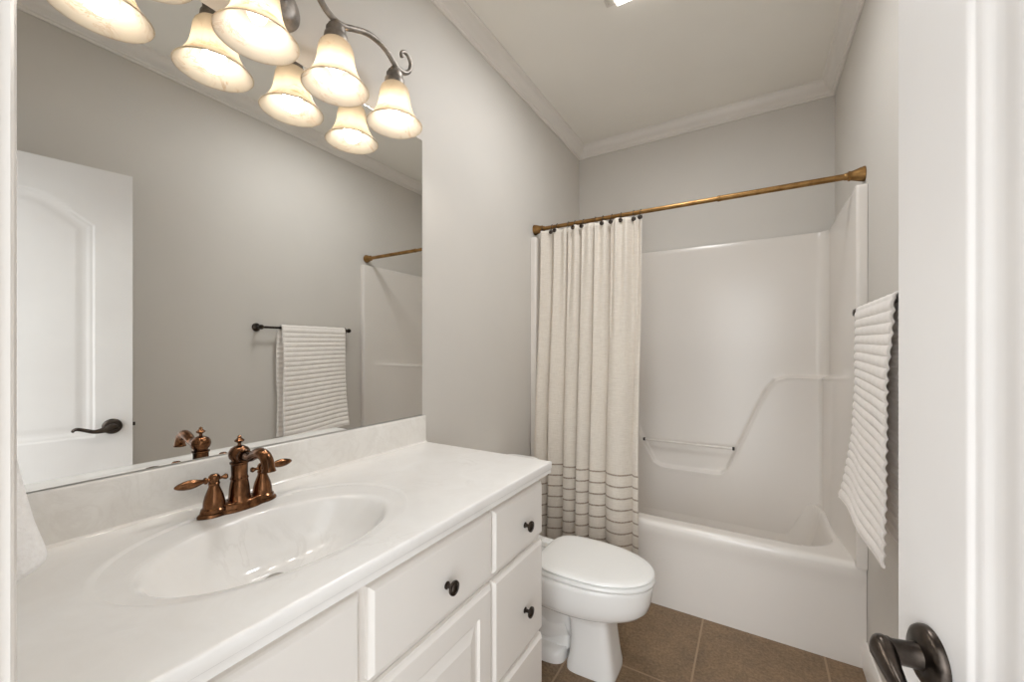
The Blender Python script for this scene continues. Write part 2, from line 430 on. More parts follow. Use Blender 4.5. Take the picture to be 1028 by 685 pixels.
def knob(y, z, parent):
    bm = NB()
    lathe(bm, [(0.0085, 0), (0.0085, 0.002), (0.0055, 0.004), (0.005, 0.012), (0.0075, 0.016), (0.015, 0.018), (0.0162, 0.0205), (0.0155, 0.0235), (0.0125, 0.0245), (0.0115, 0.0238), (0.0105, 0.0255), (0.006, 0.0275), (0.0005, 0.028)],
          (FX+0.0184, y-0.6, z), (1, 0, 0), 28)
    obj('knob', bm, 'dark', parent)
def drawer(name, y0, y1, z0, z1, steps, knobs=()):
    o = obj(name, L(front(NB(), y0, y1, z0, z1, FX, steps)), 'cabinet', van, smooth=False)
    for ky, kz in knobs: knob(ky, kz, o)
    return o
drawer('drawer_front', 0.062, 0.470, 0.690, 0.858, DRW, [(0.265, 0.768)])
drawer('drawer_front', 0.491, 0.884, 0.690, 0.858, DRW, [(0.699, 0.760)])
drawer('drawer_front', 0.893, 1.176, 0.690, 0.858, DRW, [(1.057, 0.761)])
drawer('drawer_front', 0.893, 1.176, 0.384, 0.670, DRW, [(1.057, 0.506)])
drawer('drawer_front', 0.893, 1.176, 0.118, 0.366, DRW, [(1.057, 0.25)])
drawer('cabinet_door', 0.062, 0.470, 0.118, 0.670, DOR, [(0.44, 0.60)])
drawer('cabinet_door', 0.491, 0.884, 0.118, 0.670, DOR, [(0.52, 0.60)])

# ------------------------------------------------------------------ countertop with integral oval sink
ZT = 0.9214
top = thing('vanity_countertop', 'white veined cultured marble vanity top with integral oval sink and backsplash', 'countertop', (0.285, 0.6, ZK))
BCX, BCY, BA, BB = 0.326, 0.463, 0.146, 0.222      # basin centre and half-axes (x, y)
RCX, RCY, RA, RB = 0.297, 0.473, 0.208, 0.282      # raised/recessed outer oval
X0, X1, Y0, Y1 = 0.0015, 0.568, YF+0.0015, 1.200
N = 160
def ell(cx, cy, a, b, i):
    t = 2*PI*i/N; return Vector((cx+a*math.cos(t), cy+b*math.sin(t), 0))
def sq(cx, cy, i, x0, x1, y0, y1):
    t = 2*PI*i/N; dx, dy = math.cos(t), math.sin(t)*1.4; k = 1e9
    if dx > 1e-9: k = min(k, (x1-cx)/dx)
    if dx < -1e-9: k = min(k, (x0-cx)/dx)
    if dy > 1e-9: k = min(k, (y1-cy)/dy)
    if dy < -1e-9: k = min(k, (y0-cy)/dy)
    return Vector((cx+dx*k, cy+dy*k, 0))
rs = []
def bowl(f, dz, sh=0.0):
    rs.append([ell(BCX-0.058*max(0, 1-f), BCY+0.01*max(0, 1-f), BA*f, BB*f, i)+Vector((0, 0, ZT+dz)) for i in range(N)])
def rear(i):     # the stepped oval is strong behind the bowl and dies out towards the front edge
    return smooth((0.92-math.cos(2*PI*i/N))/0.7)
for f, dz in ((0.10, -0.1205), (0.2, -0.1195), (0.35, -0.116), (0.5, -0.1095), (0.62, -0.100), (0.72, -0.087), (0.80, -0.072), (0.86, -0.057), (0.91, -0.041), (0.945, -0.028), (0.97, -0.0195), (0.99, -0.0128), (1.005, -0.0090), (1.02, -0.0062), (1.037, -0.0042)): bowl(f, dz)
for f, dz in ((0.0, -0.003), (0.2, -0.0028), (0.4, -0.0028), (0.7, -0.0028), (0.93, -0.0027)):
    rs.append([ell(BCX, BCY, BA*1.055, BB*1.055, i).lerp(ell(RCX, RCY, RA, RB, i), f)+Vector((0, 0, ZT+dz*rear(i)-0.003*(1-f)**2*(1-rear(i)))) for i in range(N)])
for f, dz in ((0.975, -0.0022), (0.995, -0.0004), (1.008, 0.0006), (1.022, 0.0007), (1.04, 0.0)):
    rs.append([ell(RCX, RCY, RA*f, RB*f, i)+Vector((0, 0, ZT+dz*rear(i))) for i in range(N)])
# square rings: snap the ray nearest each corner onto it
def square_ring(x0, x1, y0, y1, z):
    pts = [sq(RCX, RCY, i, x0, x1, y0, y1) for i in range(N)]
    for c in ((x0, y0), (x0, y1), (x1, y0), (x1, y1)):
        k = min(range(N), key=lambda i: (sq(RCX, RCY, i, X0, X1, Y0, Y1)-Vector(({x0: X0, x1: X1}[c[0]], {y0: Y0, y1: Y1}[c[1]], 0))).length)
        pts[k] = Vector((c[0], c[1], 0))
    return [p+Vector((0, 0, z)) for p in pts]
for f in (0.25, 0.6):
    b0 = [ell(RCX, RCY, RA*1.04, RB*1.04, i)+Vector((0, 0, ZT)) for i in range(N)]
    b1 = square_ring(X0+0.006, X1-0.006, Y0+0.006, Y1-0.006, ZT)
    rs.append([a.lerp(b, f) for a, b in zip(b0, b1)])
for ins, dz in ((0.006, 0), (0.003, -0.0003), (0.0012, -0.0012), (0.0002, -0.003), (0, -0.006), (0, -0.022), (0.0012, -0.0235), (0.0022, -0.0245), (0.0022, -0.0370)):
    rs.append(square_ring(X0+ins, X1-ins, Y0+ins, Y1-ins, ZT+dz))
# underside: inward to the bowl and down around it
rs.append([ell(BCX, BCY, BA*1.12, BB*1.1, i)+Vector((0, 0, ZT-0.037)) for i in range(N)])
rs.append([ell(BCX, BCY, BA*1.02, BB*1.02, i)+Vector((0, 0, ZT-0.08)) for i in range(N)])
rs.append([ell(BCX, BCY, BA*0.7, BB*0.7, i)+Vector((-0.03, 0, ZT-0.125)) for i in range(N)])
rs.append([ell(BCX-0.055, BCY, BA*0.1, BB*0.1, i)+Vector((0, 0, ZT-0.136)) for i in range(N)])
bm = NB(); rings(bm, rs, True, True, True)
bmesh.ops.translate(bm, vec=(-0.285, -0.6, -ZK), verts=bm.verts[:])
obj('marble_top', bm, 'marble', top, angle=50)
bm = box(NB(), (0.0015, Y0, ZT-0.001), (0.0215, 1.197, 1.0265), 0.004, 3)
# small cove where the splash meets the top
rings(bm, [[(0.0205, y, ZT+0.008), (0.0225, y, ZT+0.0035), (0.0265, y, ZT+0.0005), (0.0205, y, ZT-0.001)] for y in (Y0, 1.197)], True, True, True)
bmesh.ops.translate(bm, vec=(-0.285, -0.6, -ZK), verts=bm.verts[:])
obj('backsplash', bm, 'splash', top)
bm = NB(); lathe(bm, [(0.027, -0.002), (0.0275, 0.001), (0.025, 0.0022), (0.022, 0.0012), (0.0205, 0.0012), (0.0205, 0.005), (0.019, 0.0066), (0.0005, 0.0075)], (BCX-0.052-0.285, BCY+0.009-0.6, ZT-0.1195-ZK), (0, 0, 1), 36)
obj('drain', bm, 'chrome', top)

# ------------------------------------------------------------------ faucet
FYC, FXC = 0.481, 0.104
fa = thing('faucet', 'copper bronze two-handle centerset faucet behind the oval sink', 'faucet', (FXC, FYC, ZT-0.0028))
def oval_plate(a, b, z, lobes=0.0):
    out = []
    for i in range(64):
        t = 2*PI*i/64; y = b*math.cos(t); x = a*math.sin(t)
        r = 1.0-lobes*(math.exp(-((abs(y)-b*0.48)/(b*0.13))**2))
        out.append((x*r, y, z))
    return out
bm = NB(); rings(bm, [oval_plate(0.030, 0.084, 0.0, 0.14), oval_plate(0.030, 0.084, 0.004, 0.14), oval_plate(0.028, 0.082, 0.007, 0.15), oval_plate(0.0265, 0.079, 0.009, 0.16), oval_plate(0.0265, 0.078, 0.014, 0.17), oval_plate(0.024, 0.074, 0.019, 0.18), oval_plate(0.019, 0.066, 0.0215, 0.18)], True, True, True)
obj('base_plate', bm, 'bronze', fa)
bm = NB(); lathe(bm, [(0.0255, 0.012), (0.025, 0.019), (0.022, 0.024), (0.0212, 0.034), (0.0205, 0.046), (0.0185, 0.060), (0.0172, 0.066), (0.0185, 0.068), (0.0188, 0.070), (0.0172, 0.0725), (0.0165, 0.076), (0.0168, 0.092), (0.0172, 0.102), (0.0195, 0.104), (0.0195, 0.107), (0.016, 0.109), (0.0165, 0.112), (0.0205, 0.117), (0.0222, 0.124), (0.0215, 0.132), (0.0175, 0.139), (0.011, 0.143), (0.006, 0.145)], n=40)
obj('spout_body', bm, 'bronze', fa)
bm = NB(); lathe(bm, [(0.005, 0.143), (0.0035, 0.148), (0.0042, 0.151), (0.0095, 0.154), (0.0105, 0.157), (0.007, 0.160), (0.004, 0.163), (0.0045, 0.166), (0.0008, 0.169)], n=20)
obj('lift_rod', bm, 'bronze', fa)
bm = NB(); tube(bm, catmull([(0.010, 0, 0.123), (0.03, 0, 0.123), (0.05, 0, 0.1245), (0.072, 0, 0.134), (0.092, 0, 0.1385), (0.110, 0, 0.134), (0.121, 0, 0.122), (0.125, 0, 0.110), (0.1255, 0, 0.103)], 8),
                [0.0145, 0.0105, 0.0105, 0.0115, 0.0125, 0.0125, 0.0125, 0.0125, 0.0145], 20)
lathe(bm, [(0.0150, 0.0), (0.0155, 0.004), (0.0155, 0.007), (0.014, 0.010)], (0.030-0.012, 0, 0.123), (1, 0, 0), 24)
obj('spout', bm, 'bronze', fa)
for s in (-1, 1):
    bm = NB(); lathe(bm, [(0.0245, 0.010), (0.0245, 0.016), (0.021, 0.0195), (0.0207, 0.025), (0.0202, 0.032), (0.0175, 0.044), (0.0135, 0.055), (0.0105, 0.063), (0.0098, 0.067), (0.0112, 0.069), (0.0112, 0.072), (0.0095, 0.074), (0.0105, 0.078), (0.0115, 0.082), (0.0105, 0.087), (0.007, 0.091), (0.001, 0.092)], (0, s*0.0515, 0), n=32)
    h = obj('handle', bm, 'bronze', fa)
    bm = NB(); yb = s*0.0515
    lathe(bm, [(0.0005, 0.0270), (0.005, 0.0262), (0.0066, 0.023), (0.005, 0.019), (0.0032, 0.016), (0.004, 0.010), (0.0062, 0.002), (0.0062, -0.008), (0.0045, -0.013), (0.0075, -0.0155), (0.0075, -0.018), (0.0045, -0.021), (0.0060, -0.026), (0.0092, -0.036), (0.0102, -0.046), (0.0092, -0.056), (0.0062, -0.066), (0.0030, -0.0715), (0.0005, -0.073)],
          (0, yb, 0.0800), (0.0, -s, 0.0), 24)
    obj('lever', bm, 'bronze', h)

# ------------------------------------------------------------------ wall mirror
mi = thing('wall_mirror', 'large frameless rectangular mirror above the vanity backsplash', 'mirror', (0, 0.62, 1.0275))
bm = box(NB(), (0.0008, YF+0.004-0.62, 0.0), (0.0052, 1.190-0.62, 1.0895)); obj('mirror_backing', bm, 'mirror_edge', mi, smooth=False)
bm = box(NB(), (0.0053, YF+0.0045-0.62, 0.0005), (0.0058, 1.1895-0.62, 1.089)); obj('mirror_glass', bm, 'mirror', mi, smooth=False)

# ------------------------------------------------------------------ vanity light fixture
LX, LYC, LZ = 0.114, 0.622, 2.034
vl = thing('vanity_light', 'four-light bronze scroll fixture with marbled bell glass shades above the mirror', 'wall lamp', (0.0, LYC, 2.245))
def V(y, z, x=LX): return (x, y-LYC, z-2.245)
bm = NB(); lathe(bm, [(0.066, 0.0006), (0.066, 0.006), (0.062, 0.011), (0.052, 0.014), (0.048, 0.020), (0.036, 0.026), (0.018, 0.029), (0.012, 0.036), (0.001, 0.038)], (0, 0, 0), (1, 0, 0), 48)
obj('wall_plate', bm, 'iron', vl)
bm = NB(); tube(bm, catmull([(0.03, 0, 0), (0.06, 0, 0.004), (0.09, 0, 0.018), (LX, 0, 0.034)], 8), 0.0075, 14)
lathe(bm, [(0.0005, -0.016), (0.010, -0.013), (0.015, -0.004), (0.015, 0.004), (0.010, 0.013), (0.0005, 0.018)], V(LYC, 2.282), (0, 0, 1), 24)
obj('stem', bm, 'iron', vl)
arm_pts = [(0.620, 2.283), (0.650, 2.275), (0.672, 2.256), (0.697, 2.234), (0.727, 2.2235), (0.755, 2.2265), (0.786, 2.241), (0.835, 2.261), (0.880, 2.264), (0.915, 2.255), (0.940, 2.238), (0.962, 2.227), (0.990, 2.230), (1.013, 2.250), (1.020, 2.277), (1.009, 2.297), (0.990, 2.301), (0.976, 2.289), (0.979, 2.276)]
for s in (1, -1):
    bm = NB(); tube(bm, catmull([V(LYC+s*(y-LYC), z) for y, z in arm_pts], 7), [0.0085]*12+[0.008, 0.0075, 0.007, 0.0065, 0.006, 0.0055, 0.006], 12, 1.0)
    obj('scroll_arm', bm, 'iron', vl)
for dy in (-0.325, -0.106, 0.106, 0.325):
    y = LYC+dy
    bm = NB(); lathe(bm, [(0.006, 0.193), (0.012, 0.188), (0.014, 0.180), (0.021, 0.176), (0.0225, 0.170), (0.0265, 0.166), (0.027, 0.152), (0.031, 0.148), (0.0325, 0.136), (0.0325, 0.127), (0.012, 0.124), (0.012, 0.10), (0.001, 0.10)], V(y, LZ), (0, 0, 1), 36)
    obj('socket', bm, 'iron', vl)
    outp = [(0.0295, 0.1285), (0.037, 0.1255), (0.043, 0.118), (0.0468, 0.107), (0.0488, 0.092), (0.0508, 0.075), (0.0540, 0.058), (0.0600, 0.040), (0.0695, 0.023), (0.0800, 0.009), (0.0880, 0.001), (0.0900, -0.0015)]
    inp = [(r-0.0035, h-0.0008) for r, h in reversed(outp)]
    bm = NB(); lathe(bm, outp+[(0.0885, -0.003)]+inp, V(0, 0, 0) and (0, 0, 0), (0, 0, 1), 56, False, False)
    sh = obj('lamp_shade', bm, 'shade', vl); sh.location = V(y, LZ); sh.rotation_euler = (0, 0, dy*17)
    bm = NB(); lathe(bm, [(0.010, 0.045), (0.012, 0.03), (0.018, 0.018), (0.022, 0.004), (0.021, -0.008), (0.015, -0.018), (0.006, -0.0225), (0.0005, -0.023)], (0, 0, 0.062), (0, 0, 1), 24)
    obj('bulb', bm, 'bulb', sh)
    ld = bpy.data.lights.new('vanity_bulb_light', 'POINT'); ld.energy = VANITY_BULB_W; ld.color = (1.0, 0.95, 0.89); ld.shadow_soft_size = 0.03
    lo = bpy.data.objects.new('vanity_bulb_light', ld); C.objects.link(lo); lo.location = (LX, y, LZ+0.026)

# ------------------------------------------------------------------ ceiling fan light
cl = thing('ceiling_light', 'white ceiling exhaust fan with a lit square lens', 'ceiling light', (0.74, 1.57, ZC))
cx0, cx1, cy0, cy1 = 0.583-0.74, 0.900-0.74, 1.405-1.57, 1.728-1.57
bm = NB()
rings(bm, [[(cx0-i, cy0-i, z), (cx1+i, cy0-i, z), (cx1+i, cy1+i, z), (cx0-i, cy1+i, z)] for i, z in ((0.0, -0.0006), (0.0, -0.010), (-0.008, -0.018), (-0.03, -0.020))], True, True, True)
obj('housing', bm, 'plastic', cl, smooth=False)
bm = NB()
for k in range(5): box(bm, (cx0+0.008+k*0.0075, cy0+0.02, -0.0235), (cx0+0.011+k*0.0075, cy1-0.02, -0.019), 0.0008, 1)
obj('grille', bm, 'plastic', cl, smooth=False)
bm = box(NB(), (cx0+0.047, cy0+0.012, -0.031), (cx1-0.012, cy1-0.006, -0.0195), 0.005, 3); obj('lens', bm, 'lens', cl)
ad = bpy.data.lights.new('ceiling_lamp_light', 'AREA'); ad.shape = 'RECTANGLE'; ad.size = 0.24; ad.size_y = 0.28; ad.energy = CEILING_LAMP_W; ad.color = (0.98, 0.99, 1.0); ad.spread = math.radians(CEILING_SPREAD)
ao = bpy.data.objects.new('ceiling_lamp_light', ad); C.objects.link(ao); ao.location = (0.76, 1.57, ZC-0.036)

# ------------------------------------------------------------------ one-piece bathtub and shower surround
YT, ZR, ZS = 2.1165, 0.4166, 1.950
tub = thing('bathtub', 'white fiberglass bathtub with moulded shower surround at the back of the room', 'bathtub', (W/2, 2.5, 0))
def T(bm): bmesh.ops.translate(bm, vec=(-W/2, -2.5, 0), verts=bm.verts[:]); return bm
bm = NB()
xs = [0.0015+(W-0.003)*i/150 for i in range(151)]
# apron + rim front
ap = [(YT+0.005, 0.0008), (YT+0.005, 0.30), (YT+0.0045, 0.325), (YT+0.0015, 0.348), (YT+0.0, 0.362), (YT, 0.392), (YT+0.003, 0.404), (YT+0.010, 0.412), (YT+0.020, 0.4162)]
ys = [YT+0.03+i*(YB-0.002-YT-0.03)/72 for i in range(73)]
def basin(x, y):
    x0, x1, y0, y1, r = 0.078, 1.446, YT+0.085, 2.862, 0.17
    dx = max(x0+r-x, 0, x-(x1-r)); dy = max(y0+r-y, 0, y-(y1-r))
    d = math.hypot(dx, dy)-r if (dx > 0 or dy > 0) else -min(x-x0, x1-x, y-y0, y1-y)
    if dx == 0 and dy == 0: d = -min(x-x0, x1-x, y-y0, y1-y)
    rim = ZR + 0.004*smooth(1-abs(d-0.012)/0.012)*(1 if d > -0.001 else 0)
    if d >= 0: return ZR
    q = min(1, -d/0.11)
    return ZR-0.335*smooth(q**0.75)-0.006*smooth(min(1, -d/0.01))
rows = [[(x, y, z) for x in xs] for y, z in ap]+[[(x, y, basin(x, y)) for x in xs] for y in ys]
rings(bm, rows, False)
obj('tub', T(bm), 'fiberglass', tub, angle=60)
# surround: a path round the three walls, thickened below a swooping line
XL, XR, YBK, RC = 0.036, W-0.036, 2.842, 0.055
path = []
def seg(a, b, n, nrm):
    for i in range(n): path.append((Vector(a).lerp(Vector(b), i/n), Vector(nrm)))
def arc(c, r, a0, a1, n, sgn=1):
    for i in range(n):
        a = a0+(a1-a0)*i/n; path.append((Vector((c[0]+r*math.cos(a), c[1]+r*math.sin(a))), Vector((math.cos(a), math.sin(a)))*sgn))
YFL = 2.104; rf = 0.010
seg((0.0015, YFL), (XL-rf, YFL), 4, (0, -1))
arc((XL-rf, YFL+rf), rf, -PI/2, 0, 6, 1)
seg((XL, YFL+rf), (XL, YBK-RC), 70, (1, 0))
arc((XL+RC, YBK-RC), RC, PI, PI/2, 14, -1)
seg((XL+RC, YBK), (XR-RC, YBK), 300, (0, -1))
arc((XR-RC, YBK-RC), RC, PI/2, 0, 14, -1)
seg((XR, YBK-RC), (XR, YFL+rf), 70, (-1, 0))
arc((XR+rf, YFL+rf), rf, PI, PI*1.5, 6, 1)
seg((XR+rf, YFL), (W-0.0015, YFL), 4, (0, -1))
path.append((Vector((W-0.0015, YFL)), Vector((0, -1))))
swoop = [(0.0, 1.13), (0.20, 1.13), (0.27, 1.10), (0.33, 1.03), (0.40, 0.88), (0.47, 0.72), (0.53, 0.60), (0.565, 0.540), (0.60, 0.522), (0.66, 0.518), (0.92, 0.518), (0.955, 0.524), (0.985, 0.548), (1.010, 0.61), (1.045, 0.70), (1.09, 0.815), (1.14, 0.943), (1.19, 1.055), (1.235, 1.115), (1.29, 1.135), (1.36, 1.137), (1.524, 1.137)]
def zl(x):
    for (a, za), (b, zb) in zip(swoop, swoop[1:]):
        if a <= x <= b: return za+(zb-za)*(x-a)/(b-a)
    return 1.13
# signed distance to the swoop line in the (x, z) sheet
def swoop_dist(x, z):
    best = 9
    for (a, za), (b, zb) in zip(swoop, swoop[1:]):
        ux, uz = b-a, zb-za; t = max(0, min(1, ((x-a)*ux+(z-za)*uz)/(ux*ux+uz*uz)))
        best = min(best, math.hypot(x-a-ux*t, z-za-uz*t))
    return best if z < zl(x) else -best
zs_ = sorted(set([0.12+i*0.288/16 for i in range(16)]+[0.408+i*(ZS-0.006-0.408)/50 for i in range(51)]+[0.50+i*0.0055 for i in range(0, 122)]))
bm = NB(); rows = []
def thick(p, nrm, z):
    onflange = p.y < YFL+0.012
    if onflange: return 0.0
    fade = smooth((p.y-YFL-0.02)/0.40)
    d = swoop_dist(p.x, z-0.045*(YBK-p.y)/0.7) if z < 1.25 else -1
    return fade*(0.030*smooth((d+0.004)/0.020)+0.004*math.exp(-((d-0.010)/0.010)**2))
def floor_of(p):      # the back panel runs on down into the tub, lifting at the two rounded ends
    if p.y < YBK-0.002: return 0.408
    return 0.12+0.288*max(smooth((p.x-1.22)/0.20), smooth((0.32-p.x)/0.20))
for z in zs_:
    rows.append([(p.x+nm.x*thick(p, nm, z), p.y+nm.y*thick(p, nm, z), max(z, floor_of(p))) for p, nm in path])
for off, dz in ((-0.0015, -0.0022), (-0.005, -0.0004), (-0.010, 0.0), (-0.024, 0.0)):
    row = []
    for p, nm in path:
        if p.y < YFL+0.012:
            k = off; row.append((min(max(p.x, 0.0015), W-0.0015), p.y-nm.y*0+(-off if nm.y < -0.5 else 0), ZS+dz))
        else: row.append((min(max(p.x+nm.x*off, 0.0015), W-0.0015), min(p.y+nm.y*off, YB-0.0015), ZS+dz))
    rows.append(row)
rings(bm, rows, False)
bmesh.ops.remove_doubles(bm, verts=bm.verts[:], dist=1e-5)
obj('shower_surround', T(bm), 'fiberglass', tub, angle=60)
YBAR = YBK-0.036
bm = NB(); tube(bm, [(0.500, YBAR, 0.680), (1.024, YBAR, 0.680)], 0.0075, 14)
bar = obj('washcloth_bar', T(bm), 'fiberglass', tub)
for xe in (0.497, 1.027):
    bm = NB(); lathe(bm, [(0.0005, -0.007), (0.0105, -0.006), (0.011, 0.0), (0.0105, 0.006), (0.0005, 0.007)], (xe, YBAR, 0.680), (1, 0, 0), 20); obj('bar_end', T(bm), 'seal', bar)

# ------------------------------------------------------------------ shower rod, rings and curtain
RY, RZ = 2.158, 2.0065
rod = thing('shower_rod', 'antique brass tension shower curtain rod spanning the tub', 'curtain rod', (W/2, RY, RZ))
bm = NB(); tube(bm, [(-W/2+0.03, 0, 0), (0.995-W/2, 0, 0)], 0.0115, 20); obj('inner_tube', bm, 'rod', rod)
bm = NB(); tube(bm, [(0.985-W/2, 0, 0), (W/2-0.03, 0, 0)], 0.0130, 20); lathe(bm, [(0.0130, 0), (0.0142, 0.002), (0.0142, 0.012), (0.013, 0.014)], (0.985-W/2, 0, 0), (1, 0, 0), 20); obj('outer_tube', bm, 'rod', rod)
for s in (-1, 1):
    bm = NB(); lathe(bm, [(0.030, 0.0008), (0.0305, 0.006), (0.0285, 0.010), (0.0285, 0.014), (0.024, 0.026), (0.0195, 0.040), (0.0185, 0.046), (0.020, 0.048), (0.020, 0.053), (0.0155, 0.056), (0.0145, 0.066), (0.0125, 0.068)], (s*W/2, 0, 0), (-s, 0, 0), 32)
    obj('end_cup', bm, 'rod', rod)
# curtain: folds drawn as a phase along the cloth; hangs outside the apron
CX0, CX1, CZ0, CZ1 = 0.054, 0.637, 0.160, 1.988
NF = 7.6
def fold(u, z):
    """u 0..1 along the cloth -> (x, y)"""
    k = (CZ1-z)/(CZ1-CZ0)                        # 0 at the top
    ph = 2*PI*NF*(u-0.16*u**3+0.018*math.sin(2*PI*1.7*u+0.6))
    amp = (0.024+0.012*smooth(k*1.4)) * (0.85+0.3*math.sin(2*PI*2.3*u+1.1))
    yc = 2.150-0.076*smooth(k/0.78)-0.012*k
    tail = smooth((1-u)/0.14)
    s = 1-2*abs(math.sin((ph+0.5*k*math.sin(7*u))/2))**0.85     # rounded folds, tight creases
    y = yc+amp*s*(0.25+0.75*tail)+0.013*(1-smooth(k/0.5))*math.sin(2*PI*14.6*u+1.3)
    x = CX0+(CX1-CX0)*(u+0.019*math.cos(ph*1.0+0.7)*tail+0.010*k*math.sin(5*u+1))
    x += 0.006*math.sin(9*k+6*u)*k*0.5
    return max(x, CX0-0.003), y
NU, NV = 420, 90
bm = NB(); uvl = bm.loops.layers.uv.new('UVMap'); gv = []
for j in range(NV+1):
    z = CZ0+(CZ1-CZ0)*j/NV; row = []
    for i in range(NU+1):
        u = i/NU; x, y = fold(u, z)
        zz = z-(0.008*(0.5-0.5*math.cos(2*PI*11*u))*smooth((z-1.93)/0.06))   # scallops between the rings
        row.append(bm.verts.new((x-0.34, y-2.12, zz)))
    gv.append(row)
for j in range(NV):
    for i in range(NU):
        f = bm.faces.new((gv[j][i], gv[j][i+1], gv[j+1][i+1], gv[j+1][i]))
        for lp, (a, b) in zip(f.loops, ((i, j), (i+1, j), (i+1, j+1), (i, j+1))): lp[uvl].uv = (a/NU, b/NV*(CZ1-CZ0)/1.8)
cur = obj('shower_curtain', bm, 'curtain', angle=180)
cur.location = (0.34, 2.12, 0)
sol = cur.modifiers.new('cloth_thickness', 'SOLIDIFY'); sol.thickness = 0.0016; sol.offset = 0
tag(cur, 'cream linen shower curtain with brown stripes near the hem, gathered to the left', 'shower curtain')
ordn = ['first', 'second', 'third', 'fourth', 'fifth', 'sixth', 'seventh', 'eighth', 'ninth', 'tenth', 'eleventh', 'twelfth']
def ring_at(i):
    u = min(max(i/11, 0.012), 0.985); x, y = fold(u, CZ1-0.02); return x, y
ring0 = thing('curtain_ring', '', 'curtain ring', (0, RY, RZ), 0, 'shower curtain rings on the brass rod')
bm = NB(); tube(bm, [(0, 0.0165*math.cos(a)*1.0, -0.004+0.0185*math.sin(a)) for a in [PI*2*k/32 for k in range(33)]], 0.0017, 8, cap=False); obj('hoop', bm, 'dark', ring0)
bm = NB(); lathe(bm, [(0.0005, -0.005), (0.010, -0.004), (0.0125, -0.001), (0.0125, 0.001), (0.008, 0.0045), (0.0005, 0.006)], (0, 0, -0.033), (0, -1, 0), 24)
tube(bm, [(0, 0.004, -0.0235), (0, 0.002, -0.030), (0, 0, -0.036)], 0.0016, 8)
obj('button_hook', bm, 'dark', ring0)
for i in range(12):
    if i == 0: r = ring0
    else:
        r = ring0.copy(); C.objects.link(r)
        for ch in list(ring0.children):
            c = ch.copy(); C.objects.link(c); c.parent = r
    x, y = ring_at(i)
    r.location = (x, RY, RZ)
    for c in r.children:
        if c.name.startswith('button_hook'): c.location = (0, y-0.007-RY, 0)
    r['label'] = 'dark bronze button curtain ring, %s of twelve counted from the left wall' % ordn[i]

# ------------------------------------------------------------------ toilet
TY = 1.597
to = thing('toilet', 'white two-piece toilet with closed lid between the vanity and the tub', 'toilet', (0.407, TY, 0))
def egg(xb, xf, w, z, nb=2.6, nf=2.0, split=0.45, n=64):
    xm = xb+(xf-xb)*split; out = []
    for i in range(n):
        t = 2*PI*i/n; c, s = math.cos(t), math.sin(t)
        if c >= 0: x = xm+(xf-xm)*abs(c)**(2/nf); y = w*math.copysign(abs(s)**(2/nf), s)
        else: x = xm-(xm-xb)*abs(c)**(2/nb); y = w*math.copysign(abs(s)**(2/nb), s)
        out.append((x-0.40, y, z))
    return out
def boxy(xb, xf, wb, wf, z, r=0.03, n=64):
    """rounded trapezoid outline, wb wide at the back, wf at the front"""
    out = []
    for i in range(n):
        t = 2*PI*i/n; c, s = math.cos(t), math.sin(t)
        ex = 5.0
        x = math.copysign(abs(c)**(2/ex), c); y = math.copysign(abs(s)**(2/ex), s)
        f = (x+1)/2
        out.append((xb+(xf-xb)*f-0.40, y*(wb+(wf-wb)*f), z))
    return out
def blend(a, b, t): return [tuple(p[k]+(q[k]-p[k])*t for k in range(3)) for p, q in zip(a, b)]
secs = []
secs.append(boxy(0.47, 0.668, 0.098, 0.086, 0.0))
secs.append(boxy(0.47, 0.668, 0.098, 0.086, 0.02))
secs.append(boxy(0.48, 0.660, 0.090, 0.082, 0.06))
secs.append(boxy(0.485, 0.650, 0.086, 0.080, 0.13))
secs.append(boxy(0.48, 0.642, 0.088, 0.080, 0.20))
secs.append(boxy(0.455, 0.640, 0.096, 0.084, 0.225))
secs.append(blend(boxy(0.34, 0.645, 0.115, 0.09, 0.240), egg(0.30, 0.70, 0.125, 0.240), 0.4))
secs.append(egg(0.26, 0.725, 0.138, 0.248))
secs.append(egg(0.235, 0.758, 0.152, 0.262))
secs.append(egg(0.22, 0.779, 0.163, 0.283))
secs.append(egg(0.21, 0.790, 0.168, 0.318))
secs.append(egg(0.21, 0.797, 0.171, 0.365))
secs.append(egg(0.21, 0.798, 0.171, 0.378))
secs.append(egg(0.215, 0.790, 0.165, 0.386))
bm = NB(); rings(bm, secs, True, True, True)
obj('bowl', bm, 'porcelain', to, angle=60)
# foot, trapway and rear shelf carrying the tank
bm = NB()
rings(bm, [boxy(0.075, 0.46, 0.10, 0.103, 0.0), boxy(0.075, 0.46, 0.10, 0.103, 0.030), boxy(0.085, 0.46, 0.088, 0.092, 0.044), boxy(0.10, 0.46, 0.075, 0.08, 0.052)], True, True, True)
rings(bm, [boxy(0.16, 0.47, 0.048, 0.052, 0.04), boxy(0.18, 0.47, 0.046, 0.05, 0.15), boxy(0.20, 0.47, 0.06, 0.07, 0.25), boxy(0.22, 0.46, 0.09, 0.10, 0.30)], True, True, True)
rings(bm, [boxy(0.03, 0.30, 0.125, 0.15, 0.300), boxy(0.022, 0.31, 0.165, 0.165, 0.325), boxy(0.022, 0.31, 0.168, 0.168, 0.372), boxy(0.026, 0.305, 0.164, 0.164, 0.380)], True, True, True)
tube(bm, catmull([(0.46-0.4, 0, 0.13), (0.36-0.4, 0, 0.10), (0.27-0.4, 0, 0.17), (0.22-0.4, 0, 0.26), (0.15-0.4, 0, 0.27), (0.12-0.4, 0, 0.15), (0.13-0.4, 0, 0.03)], 8), [0.05, 0.062, 0.064, 0.06, 0.06, 0.06, 0.065], 24)
obj('pedestal_back', bm, 'porcelain', to, angle=60)
